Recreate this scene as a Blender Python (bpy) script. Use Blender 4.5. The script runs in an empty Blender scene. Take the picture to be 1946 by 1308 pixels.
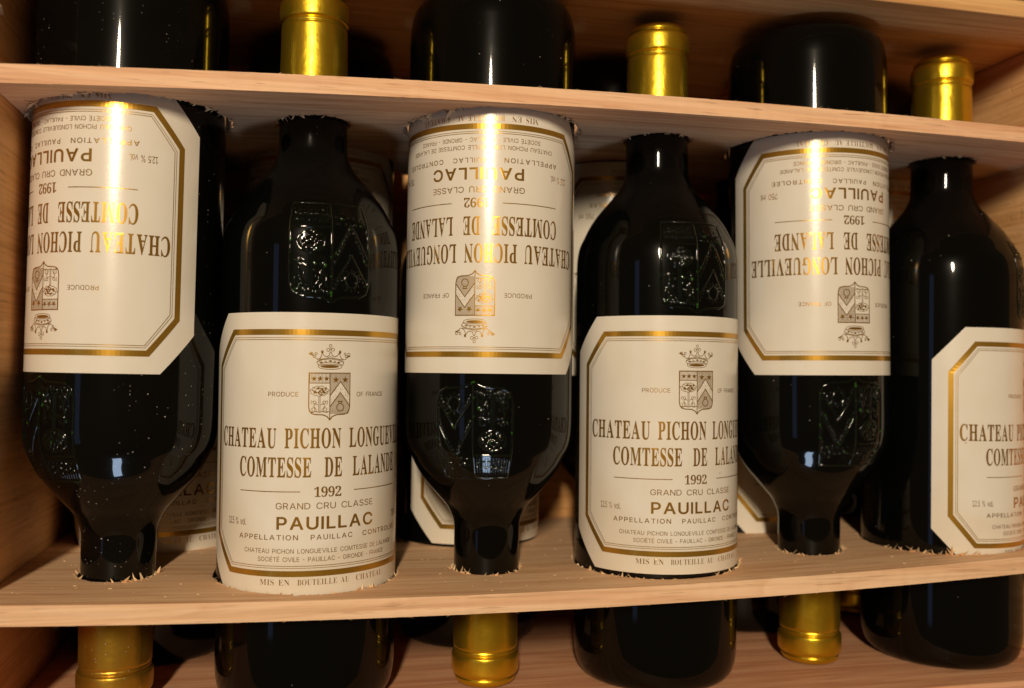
import bpy, bmesh, math, random
import numpy as np
from math import sin, cos, pi, radians, sqrt
from mathutils import Vector, Matrix, noise
from mathutils.geometry import delaunay_2d_cdt

random.seed(7)
S = bpy.context.scene
COL = S.collection
MM = 0.001
FLOOR = -139.0                      # inner floor of the crate in the working frame (mm)
ZOFF = 139.0 + 9.0                  # working frame -> world height (crate stands on z = 0)

def W(x, y, z):
    return Vector((x * MM, y * MM, (z + ZOFF) * MM))

# ------------------------------------------------------------------ camera
YAW, PITCH, ROLL = 0.2229, 0.0305, 0.0138
fw = Vector((sin(YAW) * cos(PITCH), cos(YAW) * cos(PITCH), sin(PITCH)))
rt = Vector((cos(YAW), -sin(YAW), 0.0))
up = rt.cross(fw)
rt2 = rt * cos(ROLL) + up * sin(ROLL)
up2 = up * cos(ROLL) - rt * sin(ROLL)
cam_data = bpy.data.cameras.new('camera')
cam = bpy.data.objects.new('camera', cam_data)
COL.objects.link(cam)
m = Matrix((rt2, up2, -fw)).transposed().to_4x4()
m.translation = W(151.858, -405.367, -0.935)
cam.matrix_world = m
cam_data.sensor_width = 36.0
cam_data.lens = 36.0 * 1730.87 / 1946.0
cam_data.clip_start = 0.01
cam_data.clip_end = 50.0
cam_data.dof.use_dof = True
cam_data.dof.focus_distance = 0.372
cam_data.dof.aperture_fstop = 7.0
S.camera = cam

# ------------------------------------------------------------------ world, lamps, exposure
world = bpy.data.worlds.new('World')
S.world = world
world.use_nodes = True
bg = world.node_tree.nodes['Background']
bg.inputs[0].default_value = (1.0, 0.60, 0.31, 1)
bg.inputs[1].default_value = 0.088

def area_lamp(name, pos, target, sx, sy, watts, color, shape):
    d = bpy.data.lights.new(name, 'AREA')
    d.shape = shape
    d.size, d.size_y = sx, sy
    d.energy = watts
    d.color = color
    o = bpy.data.objects.new(name, d)
    COL.objects.link(o)
    o.location = pos
    o.rotation_euler = (target - pos).to_track_quat('-Z', 'Y').to_euler()
    return o

aim = W(275, 0, 10)
area_lamp('room_lamp', W(-185, -1680, 575), aim, 0.095, 0.35, 27.6, (1.0, 0.835, 0.615), 'ELLIPSE')
area_lamp('window_light', W(-1340, -1500, -150), aim, 0.24, 1.2, 0.55, (0.32, 0.50, 1.0), 'RECTANGLE')
area_lamp('low_window_light', W(96, -560, -900), W(150, -40, 80), 0.15, 0.17, 1.5, (0.55, 0.74, 1.0), 'RECTANGLE')

S.view_settings.view_transform = 'Standard'
S.view_settings.look = 'None'
S.view_settings.exposure = 0.0
S.view_settings.gamma = 1.0
S.view_settings.use_curve_mapping = False
S.cycles.max_bounces = 8
S.cycles.diffuse_bounces = 6
S.cycles.glossy_bounces = 4
S.cycles.caustics_reflective = False

# ------------------------------------------------------------------ materials
def new_mat(name):
    mt = bpy.data.materials.new(name)
    mt.use_nodes = True
    nt = mt.node_tree
    return mt, nt, nt.nodes['Principled BSDF']

def nd(nt, kind, **kw):
    n = nt.nodes.new(kind)
    for k, v in kw.items():
        setattr(n, k, v)
    return n

def math_node(nt, op, a, b=None, clamp=False):
    n = nd(nt, 'ShaderNodeMath', operation=op)
    n.use_clamp = clamp
    for i, v in enumerate((a, b)):
        if v is None:
            continue
        if isinstance(v, (int, float)):
            n.inputs[i].default_value = v
        else:
            nt.links.new(v, n.inputs[i])
    return n.outputs[0]

def ramp(nt, fac, stops):
    r = nd(nt, 'ShaderNodeValToRGB')
    el = r.color_ramp.elements
    while len(el) < len(stops):
        el.new(0.5)
    for e, (p, c) in zip(el, stops):
        e.position = p
        e.color = (*c, 1)
    nt.links.new(fac, r.inputs[0])
    return r.outputs[0]

def mixc(nt, fac, a, b, blend='MIX'):
    n = nd(nt, 'ShaderNodeMix', data_type='RGBA', blend_type=blend)
    if isinstance(fac, (int, float)):
        n.inputs[0].default_value = fac
    else:
        nt.links.new(fac, n.inputs[0])
    for i, v in ((6, a), (7, b)):
        if isinstance(v, tuple):
            n.inputs[i].default_value = (*v, 1)
        else:
            nt.links.new(v, n.inputs[i])
    return n.outputs[2]

def coords(nt, scale, offs=(0, 0, 0), vary=False):
    tc = nd(nt, 'ShaderNodeTexCoord')
    if vary:                              # every bottle gets its own dust, specks and blotches
        oi = nd(nt, 'ShaderNodeObjectInfo')
        ad = nd(nt, 'ShaderNodeVectorMath', operation='ADD')
        nt.links.new(tc.outputs['Object'], ad.inputs[0])
        nt.links.new(math_node(nt, 'MULTIPLY', oi.outputs['Random'], 3.0), ad.inputs[1])
        mp = nd(nt, 'ShaderNodeMapping')
        mp.inputs['Scale'].default_value = scale
        nt.links.new(ad.outputs[0], mp.inputs[0])
        return mp.outputs[0]
    mp = nd(nt, 'ShaderNodeMapping')
    mp.inputs['Scale'].default_value = scale
    mp.inputs['Location'].default_value = offs
    nt.links.new(tc.outputs['Object'], mp.inputs[0])
    return mp.outputs[0]

def noise_tex(nt, vec, scale, detail=4, rough=0.55, dist=0.0):
    n = nd(nt, 'ShaderNodeTexNoise')
    n.inputs['Scale'].default_value = scale
    n.inputs['Detail'].default_value = detail
    n.inputs['Roughness'].default_value = rough
    n.inputs['Distortion'].default_value = dist
    nt.links.new(vec, n.inputs['Vector'])
    return n.outputs['Fac']

def wood(name, pale, mid, dark, axis=0, seed=0.0, pits=0.0, ring=0.6):
    """Sawn softwood: long growth bands, fine fibre streaks, a few darker flecks."""
    mt, nt, p = new_mat(name)
    def sc(along, across):
        v = [across] * 3
        v[axis] = along
        return tuple(v)
    v1 = coords(nt, sc(6.0, 150.0), (seed, seed * 1.7, seed * 0.6))
    band = noise_tex(nt, v1, 1.0, 3, 0.5, 1.2)
    v2 = coords(nt, sc(14.0, 620.0), (seed * 2, seed, seed))
    fibre = noise_tex(nt, v2, 1.0, 4, 0.6, 0.3)
    v3 = coords(nt, sc(45.0, 900.0), (seed, seed * 3, seed))
    fleck = noise_tex(nt, v3, 1.0, 2, 0.5, 0.0)
    v4 = coords(nt, sc(2.2, 34.0), (seed * 1.3, seed, seed * 2.1))
    rng = noise_tex(nt, v4, 1.0, 2, 0.45, 0.6)
    rings = math_node(nt, 'FRACT', math_node(nt, 'MULTIPLY', rng, 9.0))
    c = ramp(nt, band, [(0.38, dark), (0.48, mid), (0.57, pale)])
    c = mixc(nt, math_node(nt, 'MULTIPLY', ramp(nt, rings, [(0.0, (0, 0, 0)), (0.75, (0.12, 0.12, 0.12)), (0.95, (1, 1, 1)), (1.0, (0, 0, 0))]), ring), c, dark)
    c = mixc(nt, 0.32, c, ramp(nt, fibre, [(0.38, tuple(x * 0.62 for x in mid)), (0.58, pale)]))
    fm = ramp(nt, fleck, [(0.62, (0, 0, 0)), (0.70, (0.55, 0.55, 0.55))])
    c = mixc(nt, fm, c, tuple(x * 0.6 for x in dark))
    nt.links.new(c, p.inputs['Base Color'])
    p.inputs['Roughness'].default_value = 0.62
    p.inputs['Specular IOR Level'].default_value = 0.25
    h = math_node(nt, 'ADD', math_node(nt, 'MULTIPLY', fibre, 0.7), math_node(nt, 'MULTIPLY', band, 0.3))
    if pits:
        v5 = coords(nt, (120, 120, 120))
        pit = noise_tex(nt, v5, 1.0, 3, 0.6, 0.5)
        h = math_node(nt, 'ADD', h, math_node(nt, 'MULTIPLY', ramp(nt, pit, [(0.25, (0, 0, 0)), (0.42, (1, 1, 1))]), pits))
    b = nd(nt, 'ShaderNodeBump')
    b.inputs['Strength'].default_value = 0.35
    b.inputs['Distance'].default_value = 0.0006
    nt.links.new(h, b.inputs['Height'])
    nt.links.new(b.outputs[0], p.inputs['Normal'])
    return mt

M_SLAT = wood('sawn_pine', (0.90, 0.565, 0.335), (0.83, 0.475, 0.26), (0.68, 0.32, 0.165), 0, 1.3)
M_SLAT2 = wood('sawn_pine_lower', (0.88, 0.575, 0.34), (0.82, 0.50, 0.275), (0.71, 0.385, 0.20), 0, 4.1)
M_SIDE = wood('side_pine', (0.84, 0.48, 0.21), (0.78, 0.42, 0.17), (0.68, 0.335, 0.125), 1, 2.2, pits=0.9, ring=0.15)
M_BACK = wood('back_pine', (0.84, 0.45, 0.17), (0.77, 0.39, 0.135), (0.66, 0.30, 0.095), 0, 5.7, ring=0.4)
M_TOP = wood('top_pine', (0.84, 0.50, 0.21), (0.77, 0.42, 0.165), (0.66, 0.32, 0.115), 0, 7.7, ring=0.5)
M_BOTTOM = wood('bottom_pine', (0.78, 0.42, 0.235), (0.70, 0.35, 0.185), (0.56, 0.24, 0.12), 0, 9.1, ring=0.6)
M_SPLINTER, _nt, _p = new_mat('raw_splinter')
_p.inputs['Base Color'].default_value = (0.86, 0.62, 0.36, 1)
_p.inputs['Roughness'].default_value = 0.7

def glass_mat(name, dust):
    """Nearly black green glass full of red wine, with specks of dust on it."""
    mt, nt, p = new_mat(name)
    v = coords(nt, (1, 1, 1), vary=True)
    vor = nd(nt, 'ShaderNodeTexVoronoi')
    vor.inputs['Scale'].default_value = 620.0 if dust < 0.9 else 900.0
    nt.links.new(v, vor.inputs['Vector'])
    sep = nd(nt, 'ShaderNodeSeparateColor')
    nt.links.new(vor.outputs['Color'], sep.inputs[0])
    size = math_node(nt, 'MULTIPLY', math_node(nt, 'POWER', sep.outputs[0], 5.0), 0.20 if dust < 0.9 else 0.26)
    dot = math_node(nt, 'LESS_THAN', vor.outputs['Distance'], size)
    pick = math_node(nt, 'GREATER_THAN', sep.outputs[1], 1.0 - dust * 0.6)
    patch = ramp(nt, noise_tex(nt, v, 28.0, 2), [(0.47, (0, 0, 0)), (0.62, (1, 1, 1))])
    fac = math_node(nt, 'MULTIPLY', math_node(nt, 'MULTIPLY', dot, pick), patch)
    film = math_node(nt, 'MULTIPLY', noise_tex(nt, v, 60.0, 3), 0.006 * dust)
    fac = math_node(nt, 'ADD', fac, film, True)
    c = mixc(nt, fac, (0.0012, 0.0016, 0.0012), (0.36, 0.32, 0.27))
    nt.links.new(c, p.inputs['Base Color'])
    r = math_node(nt, 'ADD', math_node(nt, 'MULTIPLY', fac, 0.6), 0.24)
    nt.links.new(r, p.inputs['Roughness'])
    p.inputs['IOR'].default_value = 1.33
    p.inputs['Specular IOR Level'].default_value = 0.05
    p.inputs['Coat Weight'].default_value = 0.54
    p.inputs['Coat Roughness'].default_value = 0.045
    p.inputs['Coat IOR'].default_value = 1.5
    b = nd(nt, 'ShaderNodeBump')
    b.inputs['Strength'].default_value = 0.10
    b.inputs['Distance'].default_value = 0.0006
    nt.links.new(noise_tex(nt, v, 70.0, 2), b.inputs['Height'])
    nt.links.new(b.outputs[0], p.inputs['Normal'])
    return mt

M_GLASS = glass_mat('dark_glass', 0.22)
M_GLASS_DUSTY = glass_mat('dusty_dark_glass', 0.95)

M_RELIEF, _nt, _p = new_mat('raised_glass')
_c = ramp(_nt, noise_tex(_nt, coords(_nt, (1, 1, 1)), 330.0, 2), [(0.64, (0.002, 0.004, 0.002)), (0.74, (0.02, 0.09, 0.008))])  # sparse green patches in the colour imitate glints of light refracted by the relief
_nt.links.new(_c, _p.inputs['Base Color'])
_p.inputs['Roughness'].default_value = 0.05
_p.inputs['IOR'].default_value = 1.52

M_PAPER, nt, p = new_mat('label_paper')
v = coords(nt, (900, 900, 900))
n1 = noise_tex(nt, v, 1.0, 3)
v = coords(nt, (45, 45, 45), vary=True)
n2 = noise_tex(nt, v, 1.0, 2)
c = mixc(nt, ramp(nt, n2, [(0.35, (0, 0, 0)), (0.70, (1, 1, 1))]), (0.80, 0.735, 0.62), (0.77, 0.695, 0.57))
vor = nd(nt, 'ShaderNodeTexVoronoi')
vor.inputs['Scale'].default_value = 75.0
nt.links.new(coords(nt, (1, 1, 1), vary=True), vor.inputs['Vector'])
sep = nd(nt, 'ShaderNodeSeparateColor')
nt.links.new(vor.outputs['Color'], sep.inputs[0])
speck = math_node(nt, 'MULTIPLY', math_node(nt, 'LESS_THAN', vor.outputs['Distance'], 0.022), math_node(nt, 'GREATER_THAN', sep.outputs[0], 0.80))
c = mixc(nt, speck, c, (0.16, 0.10, 0.06))
nt.links.new(c, p.inputs['Base Color'])
p.inputs['Roughness'].default_value = 0.23
nt.links.new(math_node(nt, 'ADD', math_node(nt, 'MULTIPLY', n1, 0.08), 0.18), p.inputs['Roughness'])
p.inputs['Specular IOR Level'].default_value = 0.58
b = nd(nt, 'ShaderNodeBump')
b.inputs['Strength'].default_value = 0.05
b.inputs['Distance'].default_value = 0.0003
nt.links.new(n1, b.inputs['Height'])
nt.links.new(b.outputs[0], p.inputs['Normal'])

def foil(name, color, metallic, rough, bump=0.0, dust=0.0):
    mt, nt, p = new_mat(name)
    p.inputs['Metallic'].default_value = metallic
    p.inputs['Roughness'].default_value = rough
    v = coords(nt, (1, 1, 1))
    n = noise_tex(nt, v, 130.0, 3)
    c = mixc(nt, n, tuple(x * 0.8 for x in color), color)
    if dust:
        vor = nd(nt, 'ShaderNodeTexVoronoi')
        vor.inputs['Scale'].default_value = 600.0
        nt.links.new(v, vor.inputs['Vector'])
        sep = nd(nt, 'ShaderNodeSeparateColor')
        nt.links.new(vor.outputs['Color'], sep.inputs[0])
        f = math_node(nt, 'MULTIPLY', math_node(nt, 'LESS_THAN', vor.outputs['Distance'], 0.16),
                      math_node(nt, 'GREATER_THAN', sep.outputs[0], 1 - dust))
        c = mixc(nt, f, c, (0.9, 0.75, 0.5))
    nt.links.new(c, p.inputs['Base Color'])
    if bump:
        b = nd(nt, 'ShaderNodeBump')
        b.inputs['Strength'].default_value = bump
        b.inputs['Distance'].default_value = 0.0008
        nt.links.new(noise_tex(nt, v, 160.0, 3), b.inputs['Height'])
        nt.links.new(b.outputs[0], p.inputs['Normal'])
    return mt

M_FOIL = foil('gold_foil', (0.66, 0.37, 0.05), 0.76, 0.25)
M_INK = foil('gold_ink', (0.60, 0.315, 0.04), 0.77, 0.25)
M_CAPSULE = foil('gold_capsule', (0.84, 0.56, 0.035), 0.93, 0.31, 0.30)
M_CAPSULE_DUSTY = foil('dusty_gold_capsule', (0.62, 0.38, 0.045), 0.90, 0.36, 0.32, 0.30)

# ------------------------------------------------------------------ object helpers
def link(name, bm_or_mesh, mat, parent=None, smooth=True, kind=None):
    if isinstance(bm_or_mesh, bmesh.types.BMesh):
        me = bpy.data.meshes.new(name)
        bm_or_mesh.to_mesh(me)
        bm_or_mesh.free()
    else:
        me = bm_or_mesh
    if smooth:
        me.polygons.foreach_set('use_smooth', [True] * len(me.polygons))
    if not me.materials:
        me.materials.append(mat)
    o = bpy.data.objects.new(name, me)
    COL.objects.link(o)
    if parent:
        o.parent = parent
    if kind:
        o['kind'] = kind
    return o

def empty(name, label, cat, group=None):
    o = bpy.data.objects.new(name, None)
    o.empty_display_size = 0.02
    COL.objects.link(o)
    o['label'] = label
    o['category'] = cat
    if group:
        o['group'] = group
    return o

def box_bm(x0, x1, y0, y1, z0, z1, bevel=0.6):
    bm = bmesh.new()
    bmesh.ops.create_cube(bm, size=1)
    for v in bm.verts:
        v.co = W(x0 + (v.co.x + .5) * (x1 - x0), y0 + (v.co.y + .5) * (y1 - y0), z0 + (v.co.z + .5) * (z1 - z0))
    bmesh.ops.bevel(bm, geom=bm.edges[:], offset=bevel * MM, segments=2, affect='EDGES', profile=0.6)
    return bm

def fill2d(loops, nonzero=False):
    """Triangulate closed 2-D loops; holes are left open."""
    verts, edges = [], []
    for lp in loops:
        s = len(verts)
        verts += [Vector(p) for p in lp]
        n = len(lp)
        edges += [(s + i, s + (i + 1) % n) for i in range(n)]
    r = delaunay_2d_cdt(verts, edges, [], 1, 1e-5)
    V = [tuple(v) for v in r[0]]
    F = [tuple(f) for f in r[2]]
    pv = np.array(V)
    cen = np.array([[sum(pv[i, k] for i in f) / len(f) for k in (0, 1)] for f in F])
    a = np.concatenate([np.array(lp, float) for lp in loops])
    b_ = np.concatenate([np.roll(np.array(lp, float), -1, 0) for lp in loops])
    keep = []
    for cx, cy in cen:
        m_ = (a[:, 1] > cy) != (b_[:, 1] > cy)
        x = a[m_, 0] + (cy - a[m_, 1]) * (b_[m_, 0] - a[m_, 0]) / (b_[m_, 1] - a[m_, 1])
        hit = x > cx
        if nonzero:
            keep.append(int(np.where(b_[m_, 1] > a[m_, 1], 1, -1)[hit].sum()) != 0)
        else:
            keep.append(int(hit.sum()) % 2 == 1)
    return V, [f for f, k in zip(F, keep) if k]

# ------------------------------------------------------------------ crate
crate = empty('wooden_crate', 'open pale wooden wine crate holding all the bottles', 'crate')
XL, XR, YB, YF = 38.6, 511.5, 119.0, -47.0
ZT = 168.4
link('side_panel', box_bm(XL - 12, XL, YF, YB - .3, FLOOR + .3, ZT - .3), M_SIDE, crate)
link('side_panel', box_bm(XR, XR + 12, YF, YB - .3, FLOOR + .3, ZT - .3), M_SIDE, crate)
link('back_panel', box_bm(XL - 12, XR + 12, YB, YB + 9, FLOOR + .3, ZT - .3), M_BACK, crate)
link('top_panel', box_bm(XL - 13, XR + 13, YF + 0.5, YB + 9.5, ZT, ZT + 8), M_TOP, crate)
link('bottom_panel', box_bm(XL - 13, XR + 13, YF, YB + 9.5, FLOOR - 9, FLOOR), M_BOTTOM, crate)

# torn, paler wood showing at two spots on the left side panel
def chip_bm(y0, z0, ln, ht):
    bm = bmesh.new()
    pts = [(0, 0, -ht), (0, ln, 0.0), (0, 0, ht), (0, -ln, ht * .7), (0, -ln, -ht * .9)]
    a = [bm.verts.new(W(XL - .2, y0 + y, z0 + z)) for x, y, z in pts]
    t = bm.verts.new(W(XL + 2.2, y0 - ln * .3, z0))
    for i in range(5):
        bm.faces.new((a[i], a[(i + 1) % 5], t))
    bm.faces.new(a[::-1])
    return bm
link('wood_chip', chip_bm(-39, 130.5, 9, 2.4), M_SPLINTER, crate, smooth=False)
link('wood_chip', chip_bm(-33, -113, 12, 2.6), M_SPLINTER, crate, smooth=False)

# ------------------------------------------------------------------ bottle positions (mm)
BX = [78.58, 153.97, 232.80, 313.14, 393.56, 469.09]
BY = [1.7, -0.15, -1.6, -1.0, 0.55, 1.2]
LEAN = [0.0060, -0.0058, -0.0012, -0.0033, -0.0113, 0.0059]
INV = [True, False, True, False, True, False]
CREST = [-42.5, 11.7, -20.8, 6.5, 2.4, 50.5]        # which way the middle of each label faces (deg)
LTOP = [166.9, 160.4, 165.0, 163.3, 163.6, 162.0]   # label top, height above the bottle's base
DBACK = 76.8
BXB = [82.0, 158.0, 238.2, 316.0, 396.0, 470.5]
CRESTB = [19.0, -15.0, 34.0, 22.0, 52.0, -20.0]
LTOPB = [163.6, 164.5, 163.6, 165.5, 163.8, 164.0]

# ------------------------------------------------------------------ spacer boards
def warp_top(x):
    t = (x - 240) / 240
    return 5.511 * t - 4.919 * (t * t - .5)

def warp_low(x):
    t = (x - 240) / 240
    return 1.038 * t + 6.182 * (t * t - .5)

def rim(cx, cy, r, amp, seed, a0=0.0, a1=2 * pi, n=360):
    """A saw-torn hole edge: ragged in short runs."""
    out = []
    closed = abs(a1 - a0 - 2 * pi) < 1e-6
    for i in range(n if closed else n + 1):
        a = a0 + (a1 - a0) * i / n
        w = noise.noise(Vector((cos(a) * 2.5 + seed, sin(a) * 2.5, seed))) * .5 + .5
        j = noise.noise(Vector((a * 30, seed * 3.1, 0.7))) + .5 * noise.noise(Vector((a * 85, seed, 4.7)))
        k = amp * (0.15 + 1.3 * w * w) * abs(j) * 1.6
        out.append((cx + (r + k) * cos(a), cy + (r + k) * sin(a)))
    return out

def spacer(name, label, z0, z1, warp, tilt, mat, big_r, small_r, front_open, seed, amp):
    zc = (z0 + z1) / 2
    x0, x1, yf, yb = XL + .25, XR - .25, -47.6, 88.0
    outer = []
    n = 150
    for i in range(n + 1):
        x = x0 + (x1 - x0) * i / n
        outer.append((x, yf + 0.22 * noise.noise(Vector((x * .35, seed, 0)))))
    back = []
    holes_b = []
    for i in range(6):
        big = INV[i] != front_open          # the rear row alternates the other way round
        r = small_r if big else big_r
        hx = BXB[i]
        dy = yb - DBACK
        hw = sqrt(r * r - dy * dy)
        a_s = math.atan2(dy, hw)
        a_e = pi - a_s
        holes_b.append((hx, DBACK, r))
        back.append(rim(hx, DBACK, r, amp * .6, seed + 40 + i, a_s - 2 * pi, a_e - 2 * pi, 120)[::-1][::-1])
    pts = list(outer)
    pts.append((x1, yb))
    for arc in reversed(back):              # right to left along the rear edge, dipping into each notch
        pts += arc[::-1][::-1] if False else arc[:]
    pts.append((x0, yb))
    # arcs run anticlockwise from the right tangent (below the axis) round to the left one
    loops = [pts]
    holes = []
    for i in range(6):
        r = big_r if INV[i] == front_open else small_r
        cx = BX[i] + LEAN[i] * zc
        holes.append((cx, BY[i] * .6, r))
        loops.append(rim(cx, BY[i] * .6, r, amp, seed + i * 1.9))
    v2, f2 = fill2d(loops)
    bm = bmesh.new()
    def hgt(x, y):
        return warp(x) + tilt * (y - yf) / (DBACK - yf)
    top = [bm.verts.new(W(x, y, z1 + hgt(x, y))) for x, y in v2]
    bot = [bm.verts.new(W(x, y, z0 + hgt(x, y))) for x, y in v2]
    cnt = {}
    for f in f2:
        for a, b_ in zip(f, f[1:] + f[:1]):
            cnt.setdefault((min(a, b_), max(a, b_)), []).append((a, b_))
        bm.faces.new([top[i] for i in f])
        bm.faces.new([bot[i] for i in reversed(f)])
    for k, e in cnt.items():
        if len(e) == 1:
            a, b_ = e[0]
            bm.faces.new((top[b_], top[a], bot[a], bot[b_]))
    bmesh.ops.recalc_face_normals(bm, faces=bm.faces[:])
    o = link(name, bm, mat, None, smooth=False)
    o['label'] = label
    o['category'] = 'spacer board'
    o['group'] = 'drilled spacer boards in the crate'
    return o, holes, holes_b, hgt

top_board, TH, THB, TH_H = spacer('spacer_board', 'upper drilled pine board, gripping the necks of the upright bottles', 105.9, 112.9, warp_top, 0.0, M_SLAT, 39.0, 15.7, True, 3.0, 5.0)
low_board, LH, LHB, LH_H = spacer('spacer_board', 'lower drilled pine board with splintered holes round the hanging necks', -93.9, -86.4, warp_low, 2.35, M_SLAT2, 38.5, 15.3, False, 8.0, 2.2)

def sliver(bm, p, d, w, ln):
    d = d.normalized()
    s = d.cross(Vector((0, 0, 1)))
    if s.length < .05:
        s = Vector((1, 0, 0))
    s.normalize()
    n = d.cross(s)
    bend = n * ln * random.uniform(-.15, .2)
    a = [bm.verts.new(p + s * w), bm.verts.new(p - s * w), bm.verts.new(p + n * w * .6)]
    mid = [bm.verts.new(p + d * ln * .55 + bend * .4 + s * w * .6), bm.verts.new(p + d * ln * .55 + bend * .4 - s * w * .55), bm.verts.new(p + d * ln * .55 + bend * .4 + n * w * .45)]
    t = bm.verts.new(p + d * ln + bend)
    for i in range(3):
        j = (i + 1) % 3
        bm.faces.new((a[i], a[j], mid[j], mid[i]))
        bm.faces.new((mid[i], mid[j], t))
    bm.faces.new(a[::-1])

def splinters(board, holes, hgt, zface, sgn, spec, seed):
    rnd = random.Random(seed)
    bm = bmesh.new()
    for hi, n, a0, a1, lmin, lmax in spec:
        cx, cy, r = holes[hi]
        for _ in range(int(n * 1.05)):
            a = radians(rnd.uniform(a0, a1))
            x, y = cx + (r + .25) * cos(a), cy + (r + .25) * sin(a)
            p = W(x, y, zface + hgt(x, y) - sgn * .25)
            # fibres tear along the grain (x) and get pushed out of the face by the bottle
            d = Vector((rnd.choice((-1, 1)) * rnd.uniform(.2, 1.0), rnd.uniform(-.35, .35), sgn * rnd.uniform(.15, .9)))
            inw = Vector((cos(a), sin(a), 0))
            d += inw * rnd.uniform(-.15, .55)
            ln = lmin + (lmax - lmin) * rnd.random() ** 2
            sliver(bm, p, d, (2.2 if rnd.random() < .16 else 1.0) * rnd.uniform(.25, .8) * MM * (0.7 + ln * .16), ln * 1.25 * MM)
    link('splinters', bm, M_SPLINTER, board, smooth=False, kind='stuff')

splinters(low_board, LH, LH_H, -86.4, 1, [
    (0, 40, -95, 20, .6, 3.4), (0, 14, 170, 215, .5, 2.2), (1, 46, -80, -5, .5, 2.6), (1, 26, -170, -100, .4, 1.8),
    (2, 26, 165, 235, .8, 3.6), (2, 26, -110, 20, .5, 2.2), (3, 50, -175, -95, .5, 2.4), (3, 46, -70, 0, .5, 2.4),
    (4, 22, 170, 240, .7, 3.0), (4, 20, -70, 20, .8, 4.6), (4, 12, -120, -60, .4, 1.4), (5, 40, -170, -95, .8, 3.6), (5, 9, -150, -110, 3.0, 7.0),
    (5, 18, -60, -20, .5, 2.0)], 11)
splinters(low_board, LHB, LH_H, -86.4, 1, [(2, 40, -140, -10, .6, 3.2), (0, 20, -90, 0, .5, 2.0)], 12)
splinters(top_board, TH, TH_H, 105.9, -1, [
    (0, 44, -170, -90, .5, 2.6), (0, 34, -75, 0, .5, 2.4), (2, 34, -175, -120, .8, 4.2), (2, 40, -70, 5, .5, 2.2),
    (1, 18, -180, -60, .5, 2.2), (3, 22, -180, -20, .4, 1.8), (4, 26, -60, 5, .4, 2.0), (5, 20, -170, -10, .4, 1.8)], 13)
def fuzz(board, hgt, zs, seed, n):
    rnd = random.Random(seed)
    bm = bmesh.new()
    for _ in range(n):
        x = rnd.uniform(XL + 5, XR - 5)
        z = rnd.choice(zs)
        d = Vector((rnd.choice((-1, 1)), rnd.uniform(-.5, -.05), rnd.uniform(-.5, .5)))
        sliver(bm, W(x, -47.5, z + hgt(x, -45)), d, rnd.uniform(.05, .16) * MM, rnd.uniform(.5, 2.4) * MM)
    link('edge_fuzz', bm, M_SPLINTER, board, smooth=False, kind='stuff')
fuzz(top_board, TH_H, (105.9, 112.9), 5, 150)
fuzz(low_board, LH_H, (-93.9, -86.4), 6, 120)

def crumbs(board, hgt, z, n, seed):
    rnd = random.Random(seed)
    bm = bmesh.new()
    while n:
        x, y = rnd.uniform(XL + 6, XR - 6), rnd.uniform(-45, 60)
        if any(math.hypot(x - cx, y - cy) < r + 1.5 for cx, cy, r in LH + LHB):
            continue
        n -= 1
        q = rnd.uniform(.12, .42) * MM
        mt = Matrix.Translation(W(x, y, z + hgt(x, y)) + Vector((0, 0, q * .25))) @ Matrix.Rotation(rnd.uniform(0, pi), 4, 'Z') @ Matrix.Diagonal((q * rnd.uniform(1, 2.4), q, q * .5, 1))
        bmesh.ops.create_icosphere(bm, subdivisions=1, radius=1.0, matrix=mt)
    link('sawdust', bm, M_SPLINTER, board, smooth=False, kind='stuff')
crumbs(low_board, LH_H, -86.4, 150, 3)

# ------------------------------------------------------------------ bottle geometry (heights above the base, mm)
R = 37.5
PROFILE = [(0.0, 6.0), (12.0, 5.0), (22.0, 1.6), (27.0, 0.15), (30.5, 0.0), (33.4, 1.2), (35.7, 4.2), (37.0, 9.0), (37.5, 15.0),
           (37.5, 60.0), (37.5, 120.0), (37.5, 180.0), (37.45, 187.0), (37.1, 192.5), (36.1, 197.4), (34.2, 201.6), (31.9, 206.4), (29.0, 211.0),
           (25.3, 215.6), (21.7, 219.8), (18.5, 223.5), (16.5, 226.9), (15.2, 230.2), (14.68, 233.6), (14.6, 240.0), (14.5, 250.0), (14.1, 270.0), (13.2, 290.0)]

def prof_r(h):
    for (r0, h0), (r1, h1) in zip(PROFILE[4:], PROFILE[5:]):
        if h0 <= h <= h1:
            return r0 + (r1 - r0) * (h - h0) / (h1 - h0)
    return 14.0

def smooth_profile(pts, sub):
    out = []
    n = len(pts)
    for i in range(n - 1):
        p0, p1, p2, p3 = pts[max(i - 1, 0)], pts[i], pts[i + 1], pts[min(i + 2, n - 1)]
        d = math.hypot(p2[0] - p1[0], p2[1] - p1[1])
        for j in range(sub if d < 12 else 1):
            t = j / (sub if d < 12 else 1)
            if d >= 12:
                out.append(p1)
                break
            q = []
            for k in range(2):
                a = p0[k] if math.hypot(p1[0] - p0[0], p1[1] - p0[1]) < 14 else p1[k] - (p2[k] - p1[k]) * (1 if k else 0)
                b_ = p3[k] if math.hypot(p3[0] - p2[0], p3[1] - p2[1]) < 14 else p2[k] + (p2[k] - p1[k]) * (1 if k else 0)
                q.append(.5 * (2 * p1[k] + (p2[k] - a) * t + (2 * a - 5 * p1[k] + 4 * p2[k] - b_) * t * t + (3 * p1[k] - a - 3 * p2[k] + b_) * t ** 3))
            out.append((max(q[0], 0), q[1]))
    out.append(pts[-1])
    return out

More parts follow.
